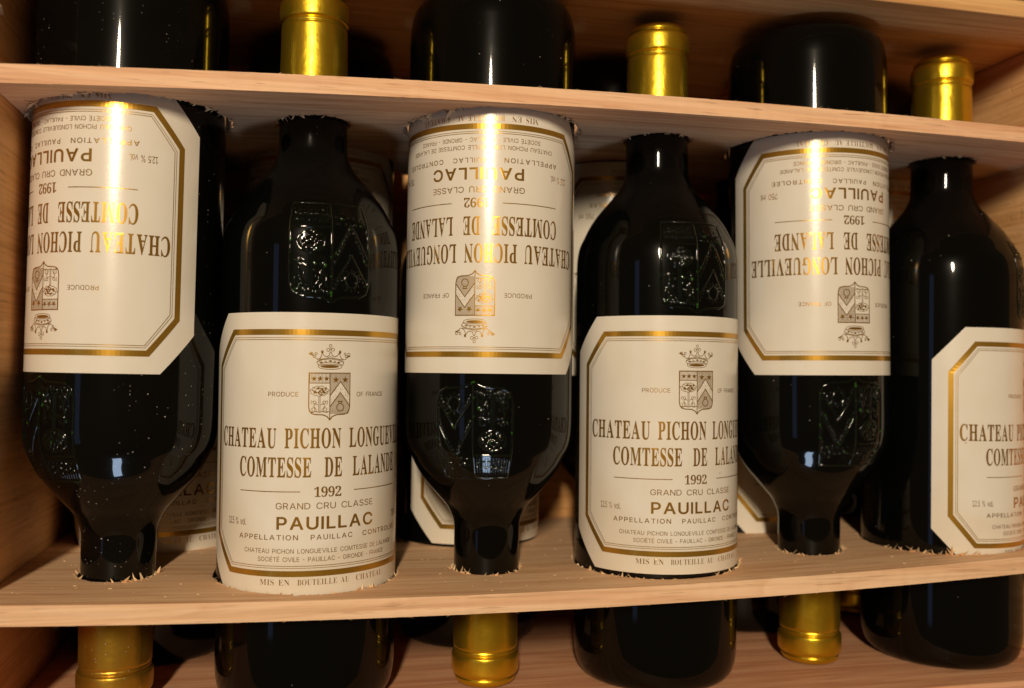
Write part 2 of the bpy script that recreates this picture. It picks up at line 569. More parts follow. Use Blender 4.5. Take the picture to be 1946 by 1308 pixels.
def lathe(pts, seg=96, close_bottom=False, close_top=False):
    bm = bmesh.new()
    rings = []
    for r, h in pts:
        if r < 1e-6:
            rings.append([bm.verts.new((0, 0, h * MM))])
        else:
            rings.append([bm.verts.new((r * MM * sin(2 * pi * i / seg), -r * MM * cos(2 * pi * i / seg), h * MM)) for i in range(seg)])
    for a, b_ in zip(rings, rings[1:]):
        for i in range(seg):
            j = (i + 1) % seg
            if len(a) == 1:
                bm.faces.new((a[0], b_[j], b_[i]))
            elif len(b_) == 1:
                bm.faces.new((a[i], a[j], b_[0]))
            else:
                bm.faces.new((a[i], a[j], b_[j], b_[i]))
    return bm

CAPSULE = [(14.5, 253.2), (14.8, 253.5), (14.6, 262.0), (14.35, 275.0), (14.2, 283.0), (14.1, 285.6), (13.75, 286.2), (13.95, 286.8), (13.9, 287.5), (13.5, 288.0), (14.5, 288.5), (14.8, 289.2), (14.9, 291.0), (14.9, 294.8),
           (14.7, 296.4), (14.2, 297.3), (13.5, 297.7), (13.2, 298.1), (13.5, 298.6), (13.45, 299.5), (12.9, 300.7), (11.4, 301.6), (9.0, 302.0), (0.0, 302.0)]

# --- writing: outlines of the letters used, drawn as polygons
SERIF = {
'A':'-9,0 -9,18 4,19 14,24 24,30 32,41 41,55 49,75 206,466 224,465 384,87 394,65 403,47 411,34 420,25 430,20 443,18 443,0 229,0 229,18 259,21 277,30 283,46 282,54 279,66 273,81 253,132 103,132 79,71 76,63 75,54 80,32 96,21 124,18 128,0|113,161 242,161 177,319',
'B':'16,0 16,17 36,20 52,25 62,32 69,44 73,60 75,82 75,369 74,386 72,401 69,412 65,421 59,428 51,433 41,436 30,438 15,439 15,455 220,455 318,444 377,409 396,351 384,302 348,268 287,247 360,223 404,185 418,132 413,93 397,61 371,35 335,15 291,4 238,0|182,252 220,254 245,261 263,272 275,290 282,314 285,345 283,373 278,395 269,412 257,424 239,431 216,434 203,433 193,430 188,425 185,417 183,406 182,391|222,24 248,27 268,35 283,49 293,69 299,95 301,128 298,162 290,188 277,208 258,221 231,228 197,231 182,231 182,65 183,51 186,41 190,33 198,28 208,25',
'C':'257,-11 213,-7 174,3 137,20 105,43 78,71 56,104 39,142 29,184 26,228 30,273 39,314 56,351 79,384 106,412 139,435 176,452 216,462 259,465 292,463 328,454 367,440 374,437 381,436 388,435 402,439 413,449 419,465 437,465 437,308 420,308 403,347 381,380 356,407 328,427 298,439 265,443 198,419 157,347 144,226 159,114 203,46 278,24 305,26 331,33 358,45 383,61 407,81 428,106 447,89 395,33 332,0',
'D':'20,0 20,17 39,19 53,23 63,30 69,39 73,54 74,75 74,374 72,397 68,415 61,426 50,433 35,437 15,439 15,455 222,455 296,449 357,429 405,396 440,351 461,295 468,228 441,101 362,25 228,0|222,24 262,30 295,47 319,75 337,115 347,166 351,229 336,342 294,410 223,433 208,432 197,429 190,423 185,415 183,402 182,385 182,72 183,55 185,42 190,34 197,29 208,25',
'E':'14,0 14,17 35,18 51,22 62,30 70,41 74,57 75,78 75,369 74,394 69,413 62,425 51,433 36,437 16,439 16,455 399,455 399,320 383,320 375,357 361,386 340,406 312,420 276,428 232,430 219,430 208,429 200,428 194,426 189,422 186,417 184,410 183,400 183,388 183,246 193,246 221,248 243,256 259,269 272,288 281,313 288,345 304,345 304,118 287,118 284,143 280,164 273,181 264,195 254,206 241,213 225,218 207,221 185,222 183,67 184,53 187,42 192,35 201,31 213,28 230,28 261,29 289,32 313,39 335,48 354,60 371,75 386,94 399,116 411,143 430,143 402,0',
'G':'268,-10 222,-7 179,3 141,19 108,42 80,70 57,103 41,141 31,183 28,229 31,274 41,315 57,352 80,385 107,413 139,435 176,452 215,462 257,465 293,463 330,454 369,441 376,438 382,436 395,437 401,439 406,443 410,449 415,456 419,465 437,465 437,308 420,308 409,334 397,357 382,379 366,397 348,413 329,426 309,436 288,441 267,443 200,419 159,347 146,228 150,163 161,110 180,67 206,37 238,19 275,13 298,14 316,19 328,27 336,39 341,53 343,71 343,128 341,146 337,161 329,170 317,176 299,180 275,182 275,198 500,198 500,182 481,180 466,177 457,171 451,161 447,147 446,128 446,29 387,7 328,-6',
'H':'15,0 15,17 36,20 52,24 62,32 69,43 73,59 75,81 75,379 73,398 69,413 62,424 51,431 36,436 16,439 16,455 242,455 242,439 227,437 214,435 204,432 197,428 191,422 187,415 184,406 183,394 182,379 182,251 342,251 342,379 341,394 340,406 337,415 334,422 328,428 320,432 310,435 298,437 282,439 282,455 507,455 507,439 486,436 471,431 461,424 454,414 451,399 449,379 449,81 451,60 455,44 461,33 471,25 487,20 507,17 507,0 282,0 282,17 303,20 318,24 329,31 336,41 340,58 342,81 342,221 182,221 182,81 183,59 187,43 194,32 205,24 221,20 242,17 242,0',
'I':'13,0 13,17 34,21 50,26 61,32 69,42 74,56 75,75 75,387 74,405 70,419 63,427 52,433 36,437 13,439 13,455 244,455 244,439 223,437 207,433 196,427 188,419 184,405 183,387 183,77 183,64 185,53 187,44 192,37 198,31 206,26 216,23 230,20 246,17 246,0',
'L':'15,0 15,17 36,20 52,24 62,32 69,43 73,59 75,81 75,379 73,399 69,414 62,425 51,432 36,436 16,439 16,455 250,455 250,439 233,438 219,436 208,434 199,430 193,424 188,416 185,407 183,394 182,379 182,83 182,68 183,56 185,47 188,40 193,35 200,31 208,29 220,28 234,28 264,29 291,33 315,40 335,49 354,63 370,80 384,100 397,125 409,154 427,154 402,0',
'M':'14,0 14,17 34,20 50,24 61,32 69,43 74,58 75,79 75,382 75,396 73,407 71,416 66,423 61,428 53,432 43,435 30,437 15,439 15,455 185,455 317,142 449,455 617,455 617,439 598,436 583,430 573,423 566,412 561,397 560,378 560,85 561,68 562,54 565,43 569,34 574,28 582,23 591,20 602,18 617,17 617,0 396,0 396,17 410,19 423,22 433,25 440,29 446,36 450,44 453,54 454,68 455,83 455,399 288,0 270,0 105,389 105,80 107,57 112,41 120,30 131,23 148,19 169,17 169,0',
'N':'403,-11 107,350 107,79 108,57 112,42 119,31 129,24 145,20 167,17 167,0 18,0 18,17 33,18 45,20 54,23 61,27 67,33 71,41 74,51 75,64 76,79 76,388 56,412 43,427 36,433 31,435 25,437 18,439 18,455 156,455 391,169 391,377 390,392 389,404 386,414 382,421 376,427 369,431 359,435 346,437 331,439 331,455 480,455 480,439 459,436 443,432 433,425 427,414 423,398 422,377 422,-11',
'O':'261,-11 228,-9 198,-3 169,7 142,21 117,38 94,58 75,81 58,106 45,134 35,163 29,195 28,228 29,260 35,292 45,321 58,349 75,374 95,397 117,417 143,434 170,448 200,458 232,464 265,466 298,464 328,458 357,448 384,435 409,418 431,399 451,376 467,351 481,323 490,293 496,261 498,228 496,195 490,163 481,134 467,106 450,81 430,58 408,38 383,21 355,7 325,-3 294,-9|265,12 328,36 367,108 379,228 376,293 365,346 348,389 324,419 294,437 260,443 196,419 158,347 145,228 149,163 159,109 177,67 201,37 230,18',
'P':'15,0 15,17 36,20 52,24 62,32 69,43 73,59 75,81 75,379 73,398 69,413 62,424 51,431 36,436 16,439 16,455 214,455 265,454 306,449 336,440 357,429 375,415 390,398 400,378 407,356 409,332 404,296 390,266 367,240 334,221 292,209 242,206 182,206 182,81 183,59 187,43 194,32 205,24 221,20 242,17 242,0|182,230 201,230 231,232 255,240 272,253 283,271 290,297 292,329 290,361 285,387 275,406 261,420 241,428 216,431 204,430 195,428 189,424 185,418 183,409 182,398',
'S':'43,-11 43,158 62,158 75,113 91,77 111,50 136,30 164,19 197,15 220,17 241,24 257,36 269,51 276,69 279,89 273,117 255,140 225,160 163,191 127,210 99,231 77,253 62,276 53,302 50,332 52,358 57,381 67,403 80,421 96,437 115,449 136,459 160,464 185,466 199,466 213,464 229,461 246,458 264,453 282,448 291,446 297,445 310,447 317,454 320,466 339,466 339,319 322,319 315,343 305,365 293,385 280,402 265,417 248,429 231,438 213,443 194,445 173,443 155,437 140,426 128,413 122,398 120,380 121,364 127,349 137,336 151,325 168,314 189,303 253,273 279,260 300,247 317,233 331,219 342,204 350,188 355,171 358,153 359,133 357,106 350,80 339,58 323,38 304,21 281,8 254,-2 225,-8 192,-10 181,-10 170,-9 158,-8 147,-6 136,-3 126,1 115,4 106,7 98,9 92,11 85,12 78,12 73,10 69,7 66,3 64,-3 61,-11',
'T':'92,0 92,17 114,19 130,23 142,31 150,42 154,59 156,81 156,433 149,433 116,430 88,420 65,403 47,380 35,352 29,318 11,318 11,455 410,455 410,317 394,317 375,382 333,420 269,433 263,81 265,58 269,41 276,30 288,23 305,19 328,17 328,0',
'U':'248,-13 192,-8 147,6 114,29 91,61 78,103 73,155 73,379 72,398 68,413 61,424 50,431 35,436 15,439 15,455 240,455 240,439 225,437 213,435 202,432 195,428 189,422 185,415 183,406 181,394 181,379 181,140 183,104 191,74 203,51 221,35 245,25 275,22 340,37 379,83 392,159 392,378 391,398 387,413 379,423 368,431 351,436 328,439 328,455 474,455 474,439 456,435 442,429 433,421 427,411 424,396 422,378 422,181 418,118 403,69 380,32 346,7 302,-8',
'V':'212,-13 44,381 37,396 30,409 22,420 14,429 1,435 -14,439 -14,455 211,455 211,439 192,438 177,436 166,432 159,427 154,419 152,410 153,402 156,391 161,378 259,143 348,377 352,389 354,400 355,409 353,419 349,427 342,432 331,435 317,438 299,439 299,455 442,455 442,439 429,437 418,434 408,427 400,418 391,403 382,383 230,-13',
'1':'65,0 65,36 120,36 131,37 139,40 146,45 150,53 153,64 154,79 154,416 137,396 122,380 108,365 94,355 81,348 67,346 57,347 48,352 40,359 33,369 29,381 28,396 42,400 57,405 74,412 91,420 111,432 132,447 179,482 254,482 254,79 255,66 257,56 261,47 267,41 276,37 288,36 343,36 343,0',
'2':'24,0 24,69 123,171 148,198 170,223 187,245 200,266 210,287 218,307 222,327 225,349 226,371 225,395 220,413 212,427 202,437 189,443 174,445 153,442 137,432 126,416 118,393 114,364 112,329 88,331 68,336 50,344 37,357 29,374 26,396 28,411 34,426 43,441 55,454 72,465 92,474 116,481 143,485 174,486 220,483 258,473 288,456 310,434 323,407 328,375 327,359 324,344 319,329 313,314 303,298 291,281 277,262 259,242 238,220 214,195 186,168 154,138 87,74 244,74 257,75 269,79 279,86 288,95 295,107 300,120 305,141 345,141 341,0',
'9':'152,-7 127,-5 106,-2 88,4 73,12 62,22 53,33 47,45 44,57 42,69 43,79 46,87 50,94 57,100 65,104 75,107 83,88 92,71 103,56 118,45 135,38 156,36 205,57 237,122 251,230 240,218 227,207 212,198 195,191 176,186 155,185 119,189 87,201 60,220 40,248 28,282 24,324 26,355 32,383 42,409 56,431 74,450 95,466 120,477 147,484 177,486 209,484 238,476 264,463 287,444 307,420 323,390 335,353 343,310 345,261 344,225 340,190 334,157 326,126 315,97 301,72 284,49 264,30 241,14 215,3 185,-4|184,233 199,234 212,239 224,245 235,255 243,265 251,278 248,330 242,372 231,403 217,424 201,437 181,441 164,438 149,429 137,413 128,391 123,362 121,328 128,275 149,244'}
SANS = {
'A':'16,0 201,509 276,509 463,0 395,0 287,302 280,323 272,346 264,372 255,402 244,438 232,478 245,478 233,437 222,402 213,371 204,345 197,322 191,302 85,0|110,142 110,199 370,199 370,142',
'C':'267,-7 225,-3 186,7 150,25 119,49 92,79 70,115 53,157 44,203 40,254 44,305 53,352 70,393 92,429 119,459 150,484 186,501 225,512 267,516 293,514 317,511 340,504 362,496 383,485 402,471 419,456 435,438 448,418 459,397 467,373 473,348 408,348 404,365 397,380 389,395 380,407 369,418 357,428 344,437 330,444 315,449 300,453 284,455 267,456 237,453 209,445 184,432 161,414 141,391 125,364 113,332 106,295 103,254 106,213 113,177 125,145 141,117 161,94 184,76 210,63 237,56 267,53 284,54 300,56 315,60 330,65 344,72 357,81 369,90 380,102 389,114 397,128 404,144 408,160 473,160 467,135 459,112 448,91 435,71 420,53 402,38 383,24 363,13 341,5 317,-2 293,-6',
'D':'219,0 96,0 96,57 215,57 254,60 288,68 318,81 343,99 363,122 379,149 390,181 397,216 399,255 397,294 390,329 379,361 364,388 344,410 320,428 291,441 258,449 221,452 93,452 93,509 225,509 273,505 315,495 353,478 385,455 412,426 433,391 449,351 458,306 462,255 458,205 449,159 433,119 411,83 384,54 351,31 312,14 268,3|125,509 125,0 60,0 60,509',
'E':'60,0 60,509 372,509 372,452 125,452 125,286 355,286 355,229 125,229 125,57 375,57 375,0',
'F':'60,0 60,509 369,509 369,452 125,452 125,278 346,278 346,221 125,221 125,0',
'G':'269,-7 225,-3 185,7 149,25 118,49 91,79 69,116 53,157 43,203 40,254 43,305 53,352 69,393 91,429 117,459 149,484 184,501 223,512 265,516 291,514 316,510 340,504 363,494 384,483 403,469 421,453 436,436 449,416 460,395 468,373 474,349 408,349 402,365 395,379 387,393 378,406 368,417 356,427 344,436 330,443 315,448 300,453 283,455 265,456 236,453 209,445 183,432 160,414 141,392 125,364 113,332 106,295 103,254 106,213 113,177 125,145 141,117 161,95 184,76 210,63 238,56 269,53 296,55 322,61 345,71 365,85 382,102 396,123 407,147 413,173 415,202 434,199 283,199 283,256 478,256 478,200 475,160 466,124 451,91 431,62 406,38 377,19 344,5 308,-4',
'H':'60,0 60,509 125,509 125,289 392,289 392,509 457,509 457,0 392,0 392,232 125,232 125,0',
'L':'60,0 60,509 125,509 125,57 361,57 361,0',
'M':'60,0 60,509 152,509 277,187 280,179 284,170 287,159 291,147 295,135 299,123 303,110 307,97 311,84 315,71 319,60 322,49 307,49 311,59 314,71 318,83 322,95 326,108 330,121 334,134 338,146 342,158 346,169 349,179 352,187 476,509 568,509 568,0 504,0 504,291 504,302 504,314 504,327 505,340 505,354 505,369 506,413 506,428 507,443 507,457 508,441 503,425 498,409 492,393 487,378 482,363 477,348 472,335 467,322 463,310 459,300 456,291 342,0 286,0 170,291 167,300 163,310 159,321 155,333 150,347 145,361 140,376 134,392 129,408 124,424 118,441 112,457 119,457 119,444 120,430 120,416 120,401 121,386 121,372 122,328 122,315 122,302 122,291 122,0',
'N':'60,0 60,509 136,509 343,183 349,174 355,163 363,151 371,137 379,122 388,107 396,90 405,73 414,55 405,54 403,72 402,90 401,108 400,126 399,142 399,157 399,171 399,184 399,195 399,509 463,509 463,0 387,0 202,290 194,303 186,317 177,331 168,346 159,363 148,381 136,402 123,425 108,452 119,454 120,429 121,406 122,384 123,363 124,345 124,328 125,313 125,301 125,291 125,0',
'O':'267,-7 225,-3 186,7 150,25 119,49 92,79 70,115 53,157 44,203 40,254 44,305 53,352 70,393 92,429 119,459 150,484 186,501 225,512 267,516 309,512 348,501 384,484 415,459 442,429 464,393 480,352 490,305 493,254 490,203 480,157 464,115 442,79 415,49 384,25 348,7 309,-3|267,53 296,55 324,63 349,76 372,94 392,116 408,144 420,176 428,213 430,254 428,295 420,332 408,365 392,392 372,415 349,433 324,446 296,453 267,456 237,453 210,445 184,433 161,415 142,392 125,364 113,332 106,295 103,254 106,213 113,176 125,144 142,117 161,94 184,76 210,63 237,55',
'P':'60,0 60,509 235,509 272,506 305,499 332,487 356,471 375,452 390,430 400,404 407,377 409,348 407,318 400,291 390,265 375,243 356,223 332,207 305,195 272,188 235,186 109,186 109,242 233,242 257,244 279,248 297,256 312,266 324,279 333,294 339,310 343,328 344,348 343,367 339,385 333,402 324,416 312,428 297,439 279,446 257,451 232,452 125,452 125,0',
'R':'60,0 60,509 236,509 273,506 305,500 333,489 356,473 376,455 390,433 401,408 407,381 409,352 407,323 401,296 390,271 376,250 356,232 333,217 305,206 273,200 236,198 96,198 96,255 234,255 258,256 280,260 298,267 313,276 325,287 334,300 340,316 344,333 345,352 344,371 340,389 334,405 325,419 313,430 298,440 279,446 258,451 233,452 125,452 125,0|353,0 230,229 303,229 428,0',
'S':'224,-9 188,-7 156,-1 128,9 102,23 81,40 64,60 51,83 42,109 38,137 104,137 108,118 114,102 123,88 136,76 150,66 166,59 185,53 204,50 224,49 246,50 267,54 286,60 303,69 317,79 329,92 338,106 344,122 346,139 344,154 340,168 332,179 322,189 310,197 296,205 280,211 263,217 245,222 184,239 145,253 112,269 86,289 67,313 56,341 52,372 54,400 62,425 75,448 92,468 113,484 138,498 165,508 195,514 227,516 259,514 289,508 316,498 340,484 360,468 377,449 390,427 398,403 401,378 337,378 332,402 320,421 302,437 280,449 254,456 225,459 204,457 185,454 167,448 152,440 139,430 129,418 121,405 117,391 115,376 117,359 122,345 131,334 142,324 155,315 169,308 184,302 198,297 212,293 264,279 279,275 295,270 312,264 328,256 344,248 359,238 372,226 384,213 395,198 402,180 407,161 408,139 406,112 399,87 386,64 370,43 349,25 323,11 294,0 261,-7',
'T':'32,452 32,509 417,509 417,452 257,452 257,0 193,0 193,452',
'U':'259,-8 220,-6 186,2 154,15 126,33 103,55 85,80 71,108 63,140 60,173 60,509 124,509 124,178 126,155 132,133 141,113 153,95 169,80 187,68 208,59 232,53 259,52 285,53 309,59 331,68 349,80 364,95 377,113 385,133 391,155 393,178 393,509 457,509 457,173 454,140 446,108 433,80 414,55 391,33 363,15 332,2 297,-6',
'V':'204,0 16,509 84,509 192,206 199,187 207,164 215,137 225,106 236,71 248,31 235,31 247,71 257,107 267,138 276,165 283,187 290,206 395,509 463,509 278,0',
'.':'95,-4 83,-3 73,1 63,9 55,18 51,29 50,41 51,53 55,64 63,73 73,81 83,85 95,87 107,85 118,81 128,73 135,64 140,53 141,41 140,29 135,18 128,9 118,1 107,-3',
'%':'175,283 155,284 137,289 121,297 107,308 95,320 86,335 80,351 76,369 75,388 75,412 76,431 80,448 87,464 96,479 107,492 121,503 137,511 155,515 175,517 196,515 214,511 230,503 244,492 255,479 264,464 270,448 274,431 276,412 276,388 274,369 270,351 264,335 255,320 244,308 230,297 214,289 196,284|175,327 191,329 203,335 212,346 218,358 222,372 223,388 223,412 222,428 219,441 213,454 204,464 191,470 175,473 160,470 148,464 138,454 132,441 128,428 127,412 127,388 128,372 132,358 138,346 147,335 160,329|501,-10 481,-8 462,-3 446,5 432,15 421,28 412,43 406,59 402,77 400,95 400,120 402,138 406,156 412,172 421,187 433,200 447,210 463,218 481,223 501,225 522,223 540,218 556,210 570,200 581,187 590,172 596,156 600,138 601,120 601,95 600,77 596,59 589,43 580,28 569,15 555,5 540,-3 521,-8|501,35 517,37 529,43 538,53 544,66 548,80 549,95 549,120 548,135 544,149 538,162 529,172 517,178 501,180 486,178 473,172 464,162 458,149 454,135 453,120 453,95 454,80 458,66 464,53 473,43 485,37|132,0 482,509 540,509 191,0',
'-':'337,244 337,188 114,188 114,244',
'v':'163,0 17,379 84,379 165,155 173,132 180,110 187,87 193,64 199,42 206,21 184,21 191,42 197,64 203,87 209,110 216,132 224,155 305,379 371,379 226,0',
'o':'207,-8 174,-5 144,3 117,16 93,35 72,58 56,85 44,116 37,150 34,187 37,225 44,260 56,291 72,318 93,341 117,360 144,374 174,382 207,384 241,382 271,374 299,360 323,341 343,318 359,291 371,260 379,225 381,187 379,150 371,116 359,85 343,58 323,35 299,16 271,3 241,-5|207,46 231,49 252,55 270,66 285,80 298,97 307,117 314,139 318,163 319,187 318,212 314,236 307,258 298,278 285,296 270,310 252,321 231,328 207,330 184,328 163,321 145,310 130,296 118,278 108,258 102,236 98,212 96,187 98,163 102,139 108,117 118,97 130,80 145,66 163,55 184,49',
'l':'139,-2 112,0 91,8 74,20 62,37 55,59 53,84 53,509 114,509 114,99 114,83 117,71 120,62 126,57 135,53 146,52 157,52 164,53 170,54 181,3 175,1 169,0 162,-1 154,-2 147,-2',
'm':'53,0 53,379 112,379 112,295 114,314 122,331 132,346 144,358 158,368 172,376 187,382 203,385 219,386 245,383 268,375 287,361 303,342 314,320 321,295 312,295 318,312 326,329 337,343 350,356 364,366 381,375 398,381 417,385 437,386 458,385 478,380 497,372 514,361 529,346 541,328 550,307 555,283 557,255 557,0 496,0 496,254 493,279 485,298 473,313 456,323 438,329 419,330 402,329 387,326 374,320 363,312 353,302 345,290 340,277 336,263 335,247 335,0 274,0 274,260 272,280 265,297 253,311 238,322 220,328 199,330 185,329 171,326 158,320 145,312 135,302 126,289 119,274 115,257 114,238 114,0',
'0':'227,-7 191,-3 158,7 130,24 105,48 85,77 69,113 57,155 50,202 48,254 50,306 57,353 69,395 85,431 106,461 130,484 159,502 191,512 227,516 262,512 295,502 323,484 348,461 368,431 384,395 396,353 403,306 405,254 403,202 396,155 384,113 368,77 348,48 323,24 295,7 263,-3|227,50 250,52 271,60 290,74 306,92 320,116 330,144 338,176 342,213 344,254 342,295 338,332 330,365 320,393 306,416 290,435 271,449 250,457 227,460 203,457 182,449 163,435 147,416 134,393 123,365 115,332 111,295 109,254 111,213 115,176 123,144 134,116 147,92 163,74 182,60 203,52',
'1':'76,0 76,55 391,55 391,0|276,509 276,0 212,0 212,448 86,358 86,427 198,509',
'2':'64,0 64,47 234,229 252,248 268,266 282,282 294,298 303,312 311,327 316,341 319,356 320,371 319,389 315,405 308,419 298,431 287,441 273,449 258,455 241,458 224,460 205,458 188,454 172,447 159,438 148,427 139,413 132,398 128,381 127,362 66,362 68,391 75,418 86,442 102,464 121,482 143,496 168,507 196,513 225,516 254,513 281,507 306,497 328,482 346,465 361,445 372,423 379,398 381,372 380,354 377,336 371,318 363,299 351,280 336,259 317,235 294,209 267,180 153,60 389,57 389,0',
'5':'221,-7 192,-5 165,1 140,11 118,25 99,41 83,60 71,82 63,105 60,130 122,130 125,115 130,102 138,89 148,78 160,68 173,60 188,54 204,51 221,50 241,51 259,56 276,64 291,75 304,89 314,104 322,122 326,141 328,162 326,183 321,203 314,221 303,237 290,251 275,262 257,270 238,275 218,277 201,276 184,273 167,268 152,262 139,255 128,246 67,253 96,509 366,509 366,452 151,452 134,301 148,311 162,318 178,325 194,330 212,333 229,334 252,332 274,328 294,321 313,311 330,299 345,285 358,269 370,251 379,231 386,210 390,187 391,163 388,132 381,102 369,76 352,52 332,32 309,15 282,3 253,-4',
'7':'97,0 323,448 62,452 62,509 391,509 391,449 165,0',
'9':'226,516 256,513 285,506 310,494 333,478 352,458 368,434 380,408 387,378 389,347 387,322 382,296 373,270 359,240 340,207 315,168 200,0 130,0 301,248 302,238 295,229 287,221 278,214 268,207 257,202 245,198 232,195 218,195 188,197 161,203 137,214 116,229 98,247 83,269 72,294 66,321 64,352 66,382 73,411 85,436 101,459 120,479 143,494 168,506 196,513|226,460 207,459 190,454 174,446 160,435 148,423 138,407 131,390 127,372 125,352 127,331 131,313 138,295 148,280 160,268 174,257 190,250 207,245 226,243 245,245 263,249 279,257 293,267 305,280 314,295 322,312 326,330 327,350 326,371 322,390 314,407 305,422 293,435 279,446 263,454 245,459',
'É':'60,0 60,509 372,509 372,452 125,452 125,286 355,286 355,229 125,229 125,57 375,57 375,0|191,558 239,659 307,659 241,558'}
SANS['I'] = '58,0 58,509 120,509 120,0'

def contours(tab, ch):
    return [[tuple(map(float, p.split(','))) for p in s.split()] for s in tab[ch].split('|')]

def clean(lp, tol=4):
    out = []
    for p in lp:
        if not out or math.hypot(p[0] - out[-1][0], p[1] - out[-1][1]) > tol:
            out.append(p)
    if math.hypot(out[0][0] - out[-1][0], out[0][1] - out[-1][1]) < tol:
        out.pop()
    return out

def grow(lp, d):
    """Offset a closed outline by d (its right-hand side is the outside of solid contours)."""
    n = len(lp)
    area = sum(lp[i][0] * lp[(i + 1) % n][1] - lp[(i + 1) % n][0] * lp[i][1] for i in range(n))
    out = []
    for i in range(n):
        ax, ay = lp[i - 1]
        bx, by = lp[i]
        cx, cy = lp[(i + 1) % n]
        n1 = Vector((by - ay, ax - bx)).normalized()
        n2 = Vector((cy - by, bx - cx)).normalized()
        nn = n1 + n2
        if nn.length < .3:
            nn = n1
        nn.normalize()
        k = d / max(.5, nn.dot(n1))
        out.append((bx + nn.x * k, by + nn.y * k))
    return out

GCACHE = {}
def glyph(tab, ch, bold):
    key = (id(tab), ch, bold)
    if key in GCACHE:
        return GCACHE[key]
    lps = [clean(lp, 13 if bold else 4) for lp in contours(tab, ch)]
    if bold:
        # make solids anticlockwise and counters clockwise so that one sign grows the stroke
        big = max(lps, key=lambda l: max(p[0] for p in l) - min(p[0] for p in l))
        def area(l):
            return sum(l[i][0] * l[(i + 1) % len(l)][1] - l[(i + 1) % len(l)][0] * l[i][1] for i in range(len(l)))
        sg = 1 if area(big) > 0 else -1
        lps = [grow(l, bold * sg) for l in lps]
    v, f = fill2d(lps, True)
    xs = [p[0] for p in v]
    GCACHE[key] = (v, f, min(xs), max(xs))
    return GCACHE[key]

class Flat:
    """Collects flat print in label coordinates: u mm round the bottle, v mm below the label's top edge."""
    def __init__(self):
        self.v, self.f = [], []
    def add(self, pts, faces):
        s = len(self.v)
        self.v += pts
        self.f += [tuple(s + i for i in f) for f in faces]
    def fill(self, loops):
        v, f = fill2d(loops)
        self.add(v, f)
    def stroke(self, pl, w, closed=False, step=1.6):
        pts = []
        n = len(pl)
        for i in range(n if closed else n - 1):
            a, b_ = pl[i], pl[(i + 1) % n]
            k = max(1, int(math.hypot(b_[0] - a[0], b_[1] - a[1]) / step))
            for j in range(k):
                t = j / k
                pts.append((a[0] + (b_[0] - a[0]) * t, a[1] + (b_[1] - a[1]) * t))
        if not closed:
            pts.append(pl[-1])
        m = len(pts)
        L, Rr = [], []
        for i in range(m):
            p0 = pts[i - 1] if (closed or i > 0) else pts[i]
            p2 = pts[(i + 1) % m] if (closed or i < m - 1) else pts[i]
            p1 = pts[i]
            d1 = Vector((p1[0] - p0[0], p1[1] - p0[1]))
            d2 = Vector((p2[0] - p1[0], p2[1] - p1[1]))
            if d1.length < 1e-9:
                d1 = d2
            if d2.length < 1e-9:
                d2 = d1
            n1 = Vector((-d1.y, d1.x)).normalized()
            n2 = Vector((-d2.y, d2.x)).normalized()
            nn = n1 + n2
            if nn.length < 1e-3:
                nn = n1
            nn.normalize()
            k = (w / 2) / max(.4, nn.dot(n1))
            L.append((p1[0] + nn.x * k, p1[1] + nn.y * k))
            Rr.append((p1[0] - nn.x * k, p1[1] - nn.y * k))
        s = len(self.v)
        self.v += L + Rr
        for i in range(m if closed else m - 1):
            j = (i + 1) % m
            self.f.append((s + i, s + m + i, s + m + j, s + j))
    def word(self, tab, text, u0, u1, base, cap, gap=70, bold=0, capu=None, widen=None):
        """Set text between u0 and u1 (degrees), baseline and cap height in mm."""
        u0, u1 = u0 * DEG, u1 * DEG
        capu = capu or (455.0 if tab is SERIF else 509.0)
        gl = []
        x = 0.0
        for ch in text:
            if ch == ' ':
                x += 330
                continue
            v, f, a, b_ = glyph(tab, ch, bold)
            gl.append((v, f, x - a))
            x += (b_ - a) + gap
        x -= gap
        sx = (u1 - u0) / x
        sy = cap / capu
        for v, f, dx in gl:
            self.add([(u0 + (p[0] + dx) * sx, base + p[1] * sy) for p in v], f)
    def mesh(self, name, r, mat):
        me = bpy.data.meshes.new(name)
        me.from_pydata([(r * MM * sin(u / R), -r * MM * cos(u / R), v * MM) for u, v in self.v], [], self.f)
        me.update()
        # face outwards
        bm = bmesh.new()
        bm.from_mesh(me)
        bm.normal_update()
        for f in bm.faces:
            c = f.calc_center_median()
            if f.normal.x * c.x + f.normal.y * c.y < 0:
                f.normal_flip()
        bm.to_mesh(me)
        bm.free()
        me.materials.append(mat)
        return me

DEG = R * pi / 180.0            # mm of arc per degree
T0 = 21.3                       # working height of the label top that the measurements below refer to
def vz(z):
    return z - T0

